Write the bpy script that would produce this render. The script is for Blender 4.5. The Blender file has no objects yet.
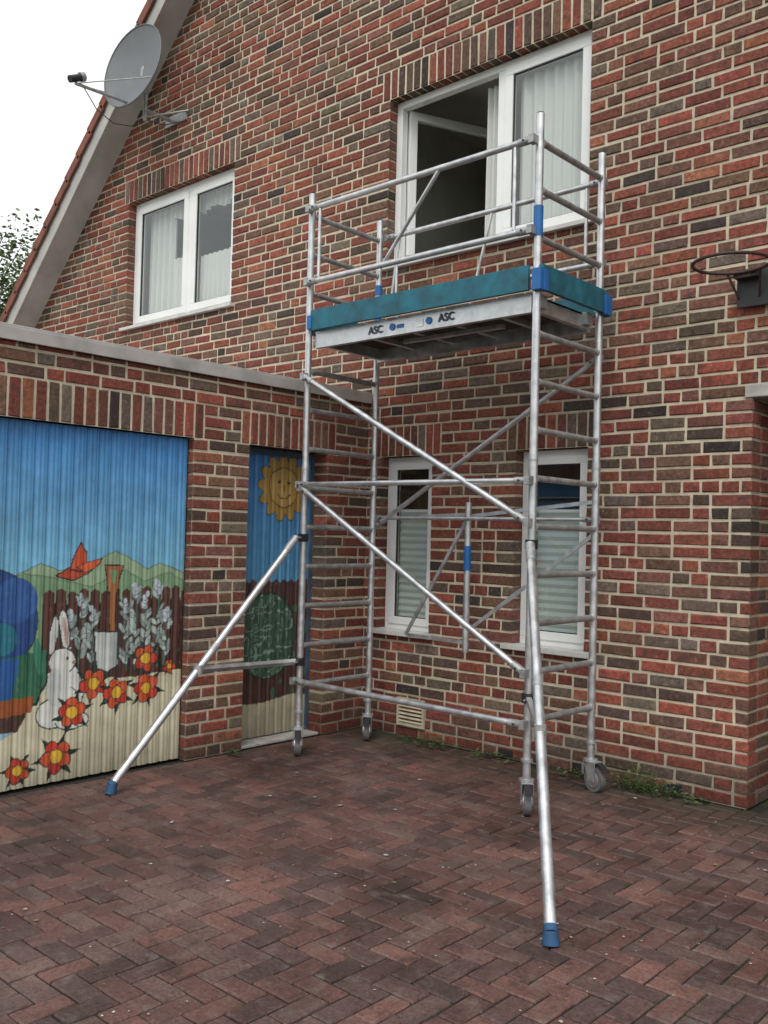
import bpy, math, random
import numpy as np
from mathutils import Vector, Matrix
random.seed(7); rng=np.random.default_rng(7)
S=bpy.context.scene
YW=5.70; XG=-5.36; CH=1/12.0

# ---------------------------------------------------------------- helpers
class MB:
    def __init__(s): s.v=[];s.f=[];s.m=[];s.c=[];s.sm=[]
    def add(s,vs,fs,mat=0,col=None,smooth=False):
        o=len(s.v); s.v+= [tuple(p) for p in vs]
        for f in fs:
            s.f.append(tuple(i+o for i in f)); s.m.append(mat); s.c.append(col); s.sm.append(smooth)
    def box(s,a,b,mat=0,col=None):
        x0,y0,z0=[min(a[i],b[i]) for i in range(3)]; x1,y1,z1=[max(a[i],b[i]) for i in range(3)]
        V=[(x0,y0,z0),(x1,y0,z0),(x1,y1,z0),(x0,y1,z0),(x0,y0,z1),(x1,y0,z1),(x1,y1,z1),(x0,y1,z1)]
        s.add(V,[(0,3,2,1),(4,5,6,7),(0,1,5,4),(1,2,6,5),(2,3,7,6),(3,0,4,7)],mat,col)
    def obox(s,c,sx,sy,sz,M,mat=0,col=None):
        c=Vector(c);V=[]
        for z in(-1,1):
            for x,y in((-1,-1),(1,-1),(1,1),(-1,1)):
                V.append(c+M@Vector((x*sx/2,y*sy/2,z*sz/2)))
        s.add(V,[(0,3,2,1),(4,5,6,7),(0,1,5,4),(1,2,6,5),(2,3,7,6),(3,0,4,7)],mat,col)
    def tube(s,p1,p2,r,mat=0,n=16,smooth=True,r2=None,cap=True,col=None):
        p1=Vector(p1);p2=Vector(p2);d=(p2-p1).normalized()
        a=d.orthogonal().normalized();b=d.cross(a);r2=r if r2 is None else r2
        V=[];
        for p,rr in((p1,r),(p2,r2)):
            for i in range(n):
                t=2*math.pi*i/n;V.append(p+(a*math.cos(t)+b*math.sin(t))*rr)
        s.add(V,[(i,(i+1)%n,n+(i+1)%n,n+i) for i in range(n)],mat,col,smooth)
        if cap: s.add(V,[tuple(range(n))[::-1],tuple(range(n,2*n))],mat,col,False)
    def path(s,pts,r,mat=0,n=12,closed=False):
        for i in range(len(pts)-(0 if closed else 1)):
            s.tube(pts[i],pts[(i+1)%len(pts)],r,mat,n)
    def obj(s,name,mats,parent=None,bevel=0):
        me=bpy.data.meshes.new(name); me.from_pydata(s.v,[],s.f)
        for m in mats: me.materials.append(m)
        me.polygons.foreach_set('material_index',s.m)
        me.polygons.foreach_set('use_smooth',s.sm)
        if any(c is not None for c in s.c):
            at=me.color_attributes.new('Col','FLOAT_COLOR','CORNER')
            arr=[]
            for f,c in zip(s.f,s.c):
                c=c or (1,1,1); arr+= [c[0],c[1],c[2],1.0]*len(f)
            at.data.foreach_set('color',arr)
        me.update()
        o=bpy.data.objects.new(name,me); S.collection.objects.link(o)
        if parent: o.parent=parent
        if bevel:
            b=o.modifiers.new('bevel','BEVEL'); b.width=bevel;b.segments=2;b.limit_method='ANGLE'
        return o
def empty(name):
    e=bpy.data.objects.new(name,None); S.collection.objects.link(e); e.empty_display_size=.3; return e

def mat(name):
    m=bpy.data.materials.new(name);m.use_nodes=True;nt=m.node_tree
    return m,nt,nt.nodes['Principled BSDF'],nt.nodes,nt.links
def noise(N,L,scale,detail=3,co=None,rough=.55):
    n=N.new('ShaderNodeTexNoise');n.inputs['Scale'].default_value=scale;n.inputs['Detail'].default_value=detail;n.inputs['Roughness'].default_value=rough
    if co: L.new(co,n.inputs['Vector'])
    return n.outputs['Fac']
def ramp(N,L,fac,stops):
    r=N.new('ShaderNodeValToRGB');e=r.color_ramp.elements
    while len(e)<len(stops): e.new(.5)
    for i,(p,c) in enumerate(stops):
        e[i].position=p; e[i].color=(c,c,c,1) if not hasattr(c,'__len__') else (*c,1)
    L.new(fac,r.inputs[0]); return r.outputs[0]
def mix(N,L,a,b,fac=1,mode='MULTIPLY'):
    m=N.new('ShaderNodeMix');m.data_type='RGBA';m.blend_type=mode
    for i,x in((0,fac),(6,a),(7,b)):
        if isinstance(x,(int,float)): m.inputs[i].default_value=x
        elif isinstance(x,tuple): m.inputs[i].default_value=(*x,1)
        else: L.new(x,m.inputs[i])
    return m.outputs[2]
def bump(N,L,P,h,st=.3,dist=.01):
    b=N.new('ShaderNodeBump');b.inputs['Strength'].default_value=st;b.inputs['Distance'].default_value=dist
    L.new(h,b.inputs['Height']);L.new(b.outputs[0],P.inputs['Normal'])
def coord(N): return N.new('ShaderNodeTexCoord').outputs['Object']

def simple(name,col,rough=.5,metal=0,var=.25,scale=6,bs=.1,bd=.003,spec=None):
    m,nt,P,N,L=mat(name);co=coord(N)
    f=noise(N,L,scale,4,co); r=ramp(N,L,f,[(.3,1-var),(.7,1+var*.4)])
    L.new(mix(N,L,tuple(col),r),P.inputs['Base Color'])
    P.inputs['Metallic'].default_value=metal
    rr=ramp(N,L,f,[(.3,max(0,rough-.08)),(.7,min(1,rough+.12))]);L.new(rr,P.inputs['Roughness'])
    if bs>=.1: bump(N,L,P,noise(N,L,scale*15,2,co),bs,bd)
    return m

def brickmat(name):
    m,nt,P,N,L=mat(name);co=coord(N)
    a=N.new('ShaderNodeAttribute');a.attribute_name='Col'
    n1=noise(N,L,42,4,co,.68);n2=noise(N,L,13,2,co)
    c=mix(N,L,a.outputs['Color'],ramp(N,L,n1,[(.28,.5),(.72,1.45)]))
    c=mix(N,L,c,ramp(N,L,noise(N,L,.7,3,co),[(.3,.82),(.7,1.14)]))
    c=mix(N,L,c,(.065,.046,.038),ramp(N,L,n2,[(.54,0.0),(.73,.65)]),'MIX')
    c=mix(N,L,c,(.44,.36,.27),ramp(N,L,n1,[(.64,0.0),(.76,.5)]),'MIX')
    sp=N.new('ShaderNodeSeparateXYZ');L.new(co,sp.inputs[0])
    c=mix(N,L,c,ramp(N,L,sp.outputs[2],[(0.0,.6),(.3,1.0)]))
    L.new(c,P.inputs['Base Color']);P.inputs['Roughness'].default_value=.86
    P.inputs['Specular IOR Level'].default_value=.3
    bump(N,L,P,noise(N,L,70,4,co,.75),1.0,.008)
    return m
M_BRICK=brickmat('rustic_brick')
def mortarmat():
    m,nt,P,N,L=mat('lime_mortar');co=coord(N)
    c=ramp(N,L,noise(N,L,25,4,co),[(.25,(.48,.41,.30)),(.75,(.69,.605,.46))])
    c=mix(N,L,c,ramp(N,L,noise(N,L,.8,3,co),[(.3,.78),(.7,1.1)]))
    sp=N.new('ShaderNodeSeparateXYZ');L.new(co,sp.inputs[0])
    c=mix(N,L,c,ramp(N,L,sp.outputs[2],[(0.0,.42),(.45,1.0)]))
    L.new(c,P.inputs['Base Color']);P.inputs['Roughness'].default_value=.95
    bump(N,L,P,noise(N,L,180,2,co),.7,.004);return m
M_MORTAR=mortarmat()

def pavemat():
    m,nt,P,N,L=mat('clay_paver');co=coord(N)
    a=N.new('ShaderNodeAttribute');a.attribute_name='Col'
    n1=noise(N,L,60,4,co,.75);n2=noise(N,L,1.3,5,co,.62);n3=noise(N,L,9,5,co,.7)
    c=mix(N,L,a.outputs['Color'],ramp(N,L,n1,[(.3,.5),(.7,1.45)]))
    c=mix(N,L,c,ramp(N,L,n2,[(.32,.48),(.68,1.42)]))
    c=mix(N,L,c,(.165,.14,.12),ramp(N,L,n3,[(.53,0.0),(.72,.6)]),'MIX')
    c=mix(N,L,c,(.022,.019,.016),ramp(N,L,n3,[(.28,.8),(.45,0.0)]),'MIX')
    # damp dirt and algae gathering along the foot of the house wall
    sp=N.new('ShaderNodeSeparateXYZ');L.new(co,sp.inputs[0])
    sc_=N.new('ShaderNodeMath');sc_.operation='MULTIPLY_ADD';sc_.inputs[1].default_value=1.0;sc_.inputs[2].default_value=-4.95;L.new(sp.outputs[1],sc_.inputs[0])
    mm_=N.new('ShaderNodeMath');mm_.operation='MULTIPLY';L.new(ramp(N,L,sc_.outputs[0],[(0.0,0.0),(.75,.95)]),mm_.inputs[0]);L.new(ramp(N,L,n2,[(.35,.25),(.6,1.0)]),mm_.inputs[1])
    c=mix(N,L,c,(.034,.036,.020),mm_.outputs[0],'MIX')
    L.new(c,P.inputs['Base Color'])
    L.new(ramp(N,L,n2,[(.35,.42),(.65,.74)]),P.inputs['Roughness'])
    bump(N,L,P,noise(N,L,110,3,co,.7),.8,.005);return m
M_PAVE=pavemat()
def jointmat():
    m,nt,P,N,L=mat('paving_joint_soil');co=coord(N)
    c=ramp(N,L,noise(N,L,30,4,co),[(.3,(.008,.007,.006)),(.7,(.035,.028,.022))])
    c=mix(N,L,c,(.032,.05,.014),ramp(N,L,noise(N,L,2,3,co),[(.5,0.0),(.66,.75)]),'MIX')
    L.new(c,P.inputs['Base Color']);P.inputs['Roughness'].default_value=.95
    bump(N,L,P,noise(N,L,150,2,co),.8,.005);return m
M_JOINT=jointmat()
M_ALU=simple('aluminium_tube',(.62,.63,.64),.36,.8,.3,14,.12,.001)
M_RUNG=simple('ribbed_aluminium',(.38,.38,.375),.5,.6,.35,20,.3,.001)
M_GALV=simple('galvanised_steel',(.42,.43,.43),.5,.6,.35,25,.3,.001)
M_TEAL=simple('painted_toe_board',(.012,.125,.175),.6,0,.5,9,.4,.002)
M_BLUE=simple('blue_plastic',(.012,.12,.36),.45,0,.2,10,.05)
M_FOOT=simple('rubber_foot',(.015,.065,.15),.6,0,.3,20,.05)
M_BLACK=simple('black_metal',(.02,.02,.022),.5,0,.2,10,.1)
M_TYRE=simple('grey_tyre',(.13,.13,.13),.7,0,.3,20,.1)
M_PLY=simple('brown_plywood',(.055,.045,.04),.7,0,.35,5,.1)
M_PVC=simple('white_pvc',(.78,.79,.78),.35,0,.08,3,.02)
M_PVCG=simple('window_gasket',(.03,.03,.03),.6)
M_SILL=simple('stone_sill',(.60,.59,.56),.55,0,.2,8,.1)
M_BOARD=simple('painted_verge_board',(.45,.435,.41),.6,0,.22,3,.1)
M_TILE=simple('clay_roof_tile',(.22,.075,.05),.75,0,.5,5,.4,.01)
M_ZINC=simple('zinc_coping',(.42,.395,.375),.5,.1,.3,5,.1)
M_ROOM=simple('room_plaster',(.45,.43,.39),.9,0,.2,3,.05)
M_ROOMD=simple('room_cupboard',(.10,.07,.05),.6,0,.3,4,.05)
M_CONC=simple('concrete_lintel',(.42,.40,.37),.85,0,.3,12,.5,.004)
M_DISH=simple('dish_grey',(.15,.16,.17),.5,.1,.2,4,.05)
M_LABEL=simple('label_ink',(.015,.03,.06),.6,0,.1,4,.05)
M_VENT=simple('cream_vent',(.50,.45,.32),.6,0,.25,10,.05)
M_BARK=simple('bark',(.09,.07,.05),.9,0,.5,12,.8,.02)
def leafmat(name,c):
    m,nt,P,N,L=mat(name)
    a=N.new('ShaderNodeAttribute');a.attribute_name='Col'
    L.new(mix(N,L,a.outputs['Color'],tuple(c)),P.inputs['Base Color'])
    P.inputs['Roughness'].default_value=.6
    return m
M_LEAF=leafmat('leaf',(.075,.11,.045))
def glassmat():
    m,nt,P,N,L=mat('window_glass')
    N.remove(P);o=N['Material Output']
    t=N.new('ShaderNodeBsdfTransparent');t.inputs[0].default_value=(.94,.96,.95,1)
    g=N.new('ShaderNodeBsdfGlossy');g.inputs['Roughness'].default_value=.015;g.inputs[0].default_value=(.9,.95,.95,1)
    ge=N.new('ShaderNodeNewGeometry');dt=N.new('ShaderNodeVectorMath');dt.operation='DOT_PRODUCT'
    L.new(ge.outputs['Normal'],dt.inputs[0]);L.new(ge.outputs['Incoming'],dt.inputs[1])
    def mth(op,a,b=None):
        q=N.new('ShaderNodeMath');q.operation=op
        for i,x in enumerate((a,b)):
            if x is None: continue
            if isinstance(x,(int,float)): q.inputs[i].default_value=x
            else: L.new(x,q.inputs[i])
        return q.outputs[0]
    v=mth('SUBTRACT',1.0,mth('ABSOLUTE',dt.outputs['Value']));v=mth('POWER',v,4.0);v=mth('MULTIPLY',v,.85);v=mth('ADD',v,.10)
    mx=N.new('ShaderNodeMixShader')
    L.new(v,mx.inputs[0]);L.new(t.outputs[0],mx.inputs[1]);L.new(g.outputs[0],mx.inputs[2]);L.new(mx.outputs[0],o.inputs[0])
    b=N.new('ShaderNodeBump');b.inputs['Strength'].default_value=.03;b.inputs['Distance'].default_value=.02
    L.new(noise(N,L,1.5,2,coord(N)),b.inputs['Height']);L.new(b.outputs[0],g.inputs['Normal'])
    return m
M_GLASS=glassmat()
def curtainmat(name,c,tr):
    m,nt,P,N,L=mat(name);N.remove(P);o=N['Material Output']
    d=N.new('ShaderNodeBsdfDiffuse');d.inputs[0].default_value=(*c,1)
    e=N.new('ShaderNodeBsdfTranslucent');e.inputs[0].default_value=(*c,1)
    a=N.new('ShaderNodeMixShader');a.inputs[0].default_value=.2;L.new(d.outputs[0],a.inputs[1]);L.new(e.outputs[0],a.inputs[2])
    if tr:
        t=N.new('ShaderNodeBsdfTransparent')
        b=N.new('ShaderNodeMixShader');b.inputs[0].default_value=tr;L.new(a.outputs[0],b.inputs[1]);L.new(t.outputs[0],b.inputs[2]);L.new(b.outputs[0],o.inputs[0])
    else: L.new(a.outputs[0],o.inputs[0])
    return m
M_NET=curtainmat('net_curtain',(.84,.86,.83),.18)
M_BLIND=curtainmat('pleated_blind',(.60,.68,.64),0)
def farbrick():
    m,nt,P,N,L=mat('far_brick');co=coord(N)
    b=N.new('ShaderNodeTexBrick');b.inputs['Color1'].default_value=(.22,.07,.05,1);b.inputs['Color2'].default_value=(.13,.07,.05,1);b.inputs['Mortar'].default_value=(.42,.35,.24,1)
    b.inputs['Scale'].default_value=1;b.inputs['Brick Width'].default_value=.25;b.inputs['Row Height'].default_value=.0833;b.inputs['Mortar Size'].default_value=.007
    sp=N.new('ShaderNodeSeparateXYZ');L.new(co,sp.inputs[0]);ad=N.new('ShaderNodeMath');L.new(sp.outputs[0],ad.inputs[0]);L.new(sp.outputs[1],ad.inputs[1])
    cb=N.new('ShaderNodeCombineXYZ');L.new(ad.outputs[0],cb.inputs[0]);L.new(sp.outputs[2],cb.inputs[1]);L.new(cb.outputs[0],b.inputs['Vector'])
    L.new(b.outputs[0],P.inputs['Base Color']);P.inputs['Roughness'].default_value=.9;return m
M_FAR=farbrick()

# ---------------------------------------------------------------- brick walls
PAL=[((.250,.074,.050),24),((.200,.062,.045),24),((.170,.090,.062),17),((.110,.070,.054),12),((.185,.080,.060),13),((.30,.110,.066),6),((.155,.115,.088),9),((.058,.044,.038),3)]
PC=[p for p,w in PAL];PW=[w for p,w in PAL]
def bcol():
    c=random.choices(PC,PW)[0];k=random.uniform(.75,1.2)
    return tuple(x*k*random.uniform(.93,1.07) for x in c)
def brick(B,u0,u1,v0,v1,mp,depth=.11):
    j=lambda a:random.uniform(-a,a)
    ch=random.uniform(.003,.006); pr=random.uniform(-.002,.004)
    q=[(u0,v0),(u1,v0),(u1,v1),(u0,v1)]
    q=[(a+j(.003),b+j(.003)) for a,b in q]
    cu,cv=(u0+u1)/2,(v0+v1)/2
    V=[]
    for a,b in q: V.append(mp(a+(ch if a<cu else -ch)*random.uniform(.7,1.6),b+(ch if b<cv else -ch)*random.uniform(.7,1.6),-pr+j(.0014)))
    for a,b in q: V.append(mp(a,b,ch+j(.001)))
    for a,b in q: V.append(mp(a,b,depth))
    F=[(0,1,2,3)]+[(4+i,4+(i+1)%4,(i+1)%4,i) for i in range(4)]+[(8+i,8+(i+1)%4,4+(i+1)%4,4+i) for i in range(4)]
    B.add(V,F,0,bcol())
J=.0185
def wall(B,u0,u1,v0,v1,mp,holes,bands,lim=None,depth=.11,seed=0):
    """holes/bands: (ua,ub,va,vb) rects; bands filled with soldier bricks"""
    n0=int(round(v0/CH));n1=int(round(v1/CH))
    for k in range(n0,n1):
        a=k*CH;b=a+CH;mid=(a+b)/2
        L_,R_=(u0,u1) if not lim else lim(a,u0,u1)
        if R_-L_<.1: continue
        segs=[(L_,R_,1,1)]
        for i,h in enumerate(list(holes)+list(bands)):
            ho=1 if i<len(holes) else 0
            if h[2]<mid<h[3]:
                ns=[]
                for s in segs:
                    if h[1]<=s[0] or h[0]>=s[1]: ns.append(s);continue
                    if h[0]>s[0]: ns.append((s[0],h[0],s[2],ho))
                    if h[1]<s[1]: ns.append((h[1],s[1],ho,s[3]))
                segs=ns
        for s in segs:
            u=s[0];first=True
            while u<s[1]-.02:
                e0=J/2 if not(first and s[2]) else .001
                if first: ln=[.25,.125,.1875][(k+seed)%3] if random.random()<.85 else .25; first=False
                else: ln=.25 if random.random()<.66 else .125
                if s[1]-(u+ln)<.07: ln=s[1]-u if s[1]-u<.30 else (s[1]-u)/2
                e1=.001 if (u+ln>s[1]-.002 and s[3]) else J/2
                dz=random.uniform(-.002,.002)
                brick(B,u+e0,u+ln-e1,a+J/2+dz,b-J/2+dz,mp,depth)
                u+=ln
    for s in bands:
        n=max(1,round((s[1]-s[0])/CH));w=(s[1]-s[0])/n
        for i in range(n): brick(B,s[0]+i*w+J/2,s[0]+(i+1)*w-J/2,s[2]+J/2-.004,s[3]-J/2,mp,depth)
def sheet(B,us,vs,mp,w,holes,mat=0):
    us=sorted(set(us));vs=sorted(set(vs))
    for i in range(len(us)-1):
        for k in range(len(vs)-1):
            cu=(us[i]+us[i+1])/2;cv=(vs[k]+vs[k+1])/2
            if any(h[0]<cu<h[1] and h[2]<cv<h[3] for h in holes): continue
            B.add([mp(us[i],vs[k],w),mp(us[i+1],vs[k],w),mp(us[i+1],vs[k+1],w),mp(us[i],vs[k+1],w)],[(0,1,2,3)],mat)
def reveals(B,h,mp,w0,w1,ins=.010):
    u0,u1,v0,v1=h;u0-=ins;u1+=ins;v1+=ins;v0-=ins
    for (a,b),(c,d) in [((u0,v0),(u0,v1)),((u1,v0),(u1,v1)),((u0,v1),(u1,v1)),((u0,v0),(u1,v0))]:
        B.add([mp(a,b,w0),mp(c,d,w0),mp(c,d,w1),mp(a,b,w1)],[(0,1,2,3)])

house=empty('brick_house')
mh=lambda u,v,w:(u,YW+w,v)
SL=.949
XR=-5.5; ZR=4.18+SL*(XR+11.12)          # ridge
XL=-11.45; XRR=2*XR-XL
def zl(x): return ZR-SL*abs(x-XR)
WIN_BIG=(-5.21,-3.31,46*CH,63*CH); WIN_UL=(-9.13,-7.26,46*CH,63*CH)
WIN_LL=(-5.21,-4.66,10*CH,27*CH); WIN_LR=(-3.87,-3.28,10*CH,27*CH)
PORCH=(-2.145,-.4,-1,30*CH)
GAR=(-20,XG-.25,-1,32*CH)
holes=[WIN_BIG,WIN_UL,WIN_LL,WIN_LR,PORCH,GAR,(-2.20,-.3,30*CH,31*CH+.0)]
bands=[(-5.29,-3.23,63*CH,66*CH),(-9.21,-7.18,63*CH,66*CH),(-5.29,-4.58,27*CH,30*CH),(-3.95,-3.20,27*CH,30*CH)]
B=MB()
def lim(v,u0,u1):
    if v<zl(XL)-.1: return (XL,XRR)
    d=(ZR-v)/SL; return (XR-d,XR+d)
wall(B,XL,XRR,0,ZR,mh,holes,bands,lim,.13)
mp_ret=lambda u,v,w:(-2.146-w,u,v)
wall(B,YW+.142,7.4,0,30*CH,mp_ret,[],[],seed=1)
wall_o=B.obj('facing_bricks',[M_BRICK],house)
B=MB()
hs=[WIN_BIG,WIN_UL,WIN_LL,WIN_LR,PORCH]
us=[XL,XRR]+[h[i] for h in hs for i in(0,1)];vs=[0,3.85]+[h[i] for h in hs for i in(2,3) if h[i]>0 and h[i]<3.85]
sheet(B,[u-.010 if u in(WIN_BIG[0],WIN_UL[0],WIN_LL[0],WIN_LR[0],PORCH[0]) else u for u in us],vs,mh,.0075,[(h[0]-.010,h[1],h[2],h[3]) for h in hs])
us2=[XL,XRR]+[h[i] for h in hs[:2] for i in(0,1)]
xs=sorted(set(us2+[XR]+list(np.linspace(XL,XRR,24))))
for i in range(len(xs)-1):
    a,b=xs[i],xs[i+1];c=(a+b)/2
    lo=3.85
    for h in hs[:2]:
        if h[0]<c<h[1]: lo=h[3]
    B.add([mh(a,lo,.0075),mh(b,lo,.0075),mh(b,max(lo,zl(b)),.0075),mh(a,max(lo,zl(a)),.0075)],[(0,1,2,3)])
B.box((-2.155,YW+.0085,0),(-2.3,7.4,30*CH))
for h in hs[:4]: reveals(B,h,mh,.0075,.25)
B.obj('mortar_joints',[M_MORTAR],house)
B=MB()
B.box((XL,YW+.3,0),(XL+.3,13.5,3.85));B.box((XRR-.3,YW+.3,0),(XRR,13.5,3.85));B.box((XL,13.5,0),(XRR,13.8,3.85))
B.add([(XL,13.8,3.85),(XRR,13.8,3.85),(XR,13.8,ZR)],[(0,1,2)])
B.box((-2.3,7.4,0),(-1.55,7.6,30*CH));B.box((-.6,7.4,0),(-.4,7.6,30*CH));B.box((-.4,YW+.01,0),(-.2,7.6,30*CH))
B.obj('side_and_rear_walls',[M_FAR],house)
B=MB();B.box((-1.55,7.42,0),(-.6,7.5,2.1));B.box((-1.55,7.42,2.1),(-.6,7.5,30*CH),1);B.box((-1.35,7.40,1.2),(-.8,7.42,1.95),1)
B.obj('front_door',[M_PVC,M_GLASS],house,.004)
B=MB();B.box((-2.195,YW-.012,30*CH),(-.3,YW+.25,30*CH+.08));B.box((-2.14,YW+.25,30*CH),(-.4,7.6,30*CH+.08))
B.obj('porch_lintel',[M_CONC],house,.006)
# roof
B=MB()
def slab(sgn,lo,hi,y0,y1,m,xe=XL-.25,ext=0):
    xa=xe if sgn<0 else 2*XR-xe
    V=[]
    for y in(y0,y1):
        V+=[(xa,y,zl(xa)+lo),(XR,y,ZR+lo),(XR,y,ZR+hi),(xa,y,zl(xa)+hi)]
    B.add(V,[(0,1,2,3),(7,6,5,4),(0,4,5,1),(3,2,6,7),(0,3,7,4),(1,5,6,2)],m)
for sg in(-1,1):
    slab(sg,0.0,.03,5.425,13.95,0)
    slab(sg,-.02,.25,5.40,5.422,0)
    slab(sg,.18,.262,5.423,14.0,1)
    n=int(math.hypot(6,6*SL)/.32)
    cs=1/math.hypot(1,SL)
    for i in range(-1,n+1):
        d=(i+.5)*.32*cs
        x=(XR-d) if sg<0 else (XR+d)
        if d>6.2: continue
        ang=-math.atan(SL)*( -1 if sg>0 else 1)
        Mx=Matrix.Rotation(ang+(.06 if sg<0 else -.06)+random.uniform(-.01,.01),3,'Y')
        B.obox((x,5.50,zl(x)+.30),.35,.28,.028,Mx,1)
        B.obox((x,5.372,zl(x)+.262),.345,.022,.10,Mx,1)
B.box((XR-.12,5.35,ZR+.25),(XR+.12,14,ZR+.38),1)
B.tube((XL-.32,5.4,zl(XL-.25)-.02),(XL-.32,13.9,zl(XL-.25)-.02),.07,2)
B.obj('roof',[M_BOARD,M_TILE,M_ZINC],house)
# windows ------------------------------------------------------------
W=MB();G=MB(); CU=MB(); BL=MB(); K=MB(); SI=MB(); RM=MB()
def frame(x0,x1,z0,z1,y,d,t,Bm=None,m=0):
    Bm=Bm or W
    Bm.box((x0,y,z0),(x1,y+d,z0+t),m);Bm.box((x0,y,z1-t),(x1,y+d,z1),m)
    Bm.box((x0,y,z0+t),(x0+t,y+d,z1-t),m);Bm.box((x1-t,y,z0+t),(x1,y+d,z1-t),m)
def sash(x0,x1,z0,z1,y,t=.06,d=.05,glass=True):
    frame(x0,x1,z0,z1,y,d,t)
    frame(x0+t,x1-t,z0+t,z1-t,y+.012,.02,.006,K)
    if glass: G.add([(x0+t,y+.02,z0+t),(x1-t,y+.02,z0+t),(x1-t,y+.02,z1-t),(x0+t,y+.02,z1-t)],[(0,1,2,3)])
def curtain(Bm,x0,x1,z0,z1,y,per=.09,amp=.02,scallop=0):
    n=int((x1-x0)/.012);nz=6;V=[];F=[];ph=random.random()*6
    for k in range(nz+1):
        for i in range(n+1):
            x=x0+(x1-x0)*i/n;zz=z0
            if scallop: zz=z0+scallop*abs(math.sin(x*9))
            z=zz+(z1-zz)*k/nz
            V.append((x,y+amp*math.sin(2*math.pi*x/per+ph+.8*math.sin(x*7))*(1.15-.4*k/nz),z))
    for k in range(nz):
        for i in range(n): a=k*(n+1)+i;F.append((a,a+1,a+n+2,a+n+1))
    Bm.add(V,F,0,None,True)
def room(x0,x1,z0,z1,y0,y1):
    e=.35
    x0-=e;x1+=e;z0-=.3;z1+=.25
    V=[(x0,y0,z0),(x1,y0,z0),(x1,y1,z0),(x0,y1,z0),(x0,y0,z1),(x1,y0,z1),(x1,y1,z1),(x0,y1,z1)]
    RM.add(V,[(0,1,2,3),(4,5,6,7),(1,2,6,5),(2,3,7,6),(3,0,4,7)])
yf=YW+.10
x0,x1,z0,z1=WIN_BIG
frame(x0,x1,z0,z1,yf,.07,.06)
xm=-4.13
W.box((xm-.04,yf,z0+.06),(xm+.04,yf+.07,z1-.06))
sash(xm+.03,x1-.05,z0+.05,z1-.05,yf-.012,.07,.05)
ang=math.radians(66);w=xm-.04-(x0+.06);hx=x0+.07;hy=yf+.075
Ms=Matrix.Rotation(ang,3,'Z')
def ob(c,sx,sy,sz,m=0,Bm=W):
    Bm.obox(Vector((hx,hy,0))+Ms@Vector((c[0],c[1],0))+Vector((0,0,c[2])),sx,sy,sz,Ms,m)
za,zb=z0+.06,z1-.06;zc=(za+zb)/2
ob((w/2,0,za+.035),w,.05,.07);ob((w/2,0,zb-.035),w,.05,.07);ob((.035,0,zc),.07,.05,zb-za-.14);ob((w-.035,0,zc),.07,.05,zb-za-.14)
P4=[Vector((hx,hy,0))+Ms@Vector((a,0,0))+Vector((0,0,b)) for a,b in((.07,za+.07),(w-.07,za+.07),(w-.07,zb-.07),(.07,zb-.07))]
G.add(P4,[(0,1,2,3)])
ob((w-.035,-.045,zc),.03,.03,.12)
curtain(CU,xm+.1,x1-.1,z0+.12,z1-.12,yf+.09)
curtain(CU,xm-.24,xm-.02,z0+.05,z1-.08,yf+.14,.06,.03)
room(x0,x1,z0,z1,YW+.25,YW+2.6)
RM.box((x0-.3,YW+2.0,z0-.3),(x0+1.2,YW+2.55,z1-.1),1)
RM.box((x0+1.4,YW+2.50,z0+.2),(x0+1.95,YW+2.58,z0+.9),1)
x0,x1,z0,z1=WIN_UL;xm=-8.10
frame(x0,x1,z0,z1,yf,.07,.07)
W.box((xm-.05,yf,z0+.07),(xm+.05,yf+.07,z1-.07))
sash(x0+.06,xm-.03,z0+.06,z1-.06,yf-.012,.075,.05);sash(xm+.04,x1-.06,z0+.06,z1-.06,yf-.012,.075,.05)
curtain(CU,x0+.1,xm-.42,z0+.1,z1-.1,yf+.14,.11,.03);curtain(CU,xm-.42,xm-.05,z0+.1,z0+.72,yf+.11,.08,.02)
curtain(CU,xm+.08,x1-.1,z0+.1,z0+.66,yf+.10,.08,.02);curtain(CU,xm-.5,x1-.1,z1-.30,z1-.1,yf+.13,.08,.02,.06)
room(x0,x1,z0,z1,YW+.25,YW+2.4);RM.box((x0+.2,YW+1.9,z0-.3),(x1-.3,YW+2.35,z0+1.0),1)
for (x0,x1,z0,z1) in (WIN_LL,WIN_LR):
    frame(x0,x1,z0,z1,yf,.07,.055)
    sash(x0+.045,x1-.045,z0+.045,z1-.045,yf-.012,.06,.05)
    zt=z0+(z1-z0)*.68;nn=30;V=[];F=[]
    for i in range(nn+1):
        z=z0+.1+(zt-z0-.1)*i/nn;V+=[(x0+.09,yf+.058+(.010 if i%2 else 0),z),(x1-.09,yf+.058+(.010 if i%2 else 0),z)]
    for i in range(nn): F.append((2*i,2*i+1,2*i+3,2*i+2))
    BL.add(V,F); W.box((x0+.09,yf+.055,zt),(x1-.09,yf+.08,zt+.025))
    room(x0,x1,z0,z1,YW+.25,YW+2.2);RM.box((x0-.2,YW+1.4,z0),(x1+.2,YW+2.15,z1),1)
    SI.box((x0-.07,YW-.05,z0-.035),(x1+.07,YW+.10,z0+.004))
for (x0,x1,z0,z1) in (WIN_BIG,WIN_UL):
    SI.box((x0-.05,YW-.045,z0-.03),(x1+.05,YW+.10,z0+.004))
W.obj('window_frames',[M_PVC],house,.004);K.obj('window_gaskets',[M_PVCG],house);G.obj('window_glass',[M_GLASS],house)
CU.obj('net_curtains',[M_NET],house);BL.obj('pleated_blinds',[M_BLIND],house);SI.obj('window_sills',[M_SILL],house,.004);RM.obj('rooms',[M_ROOM,M_ROOMD],house)
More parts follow.
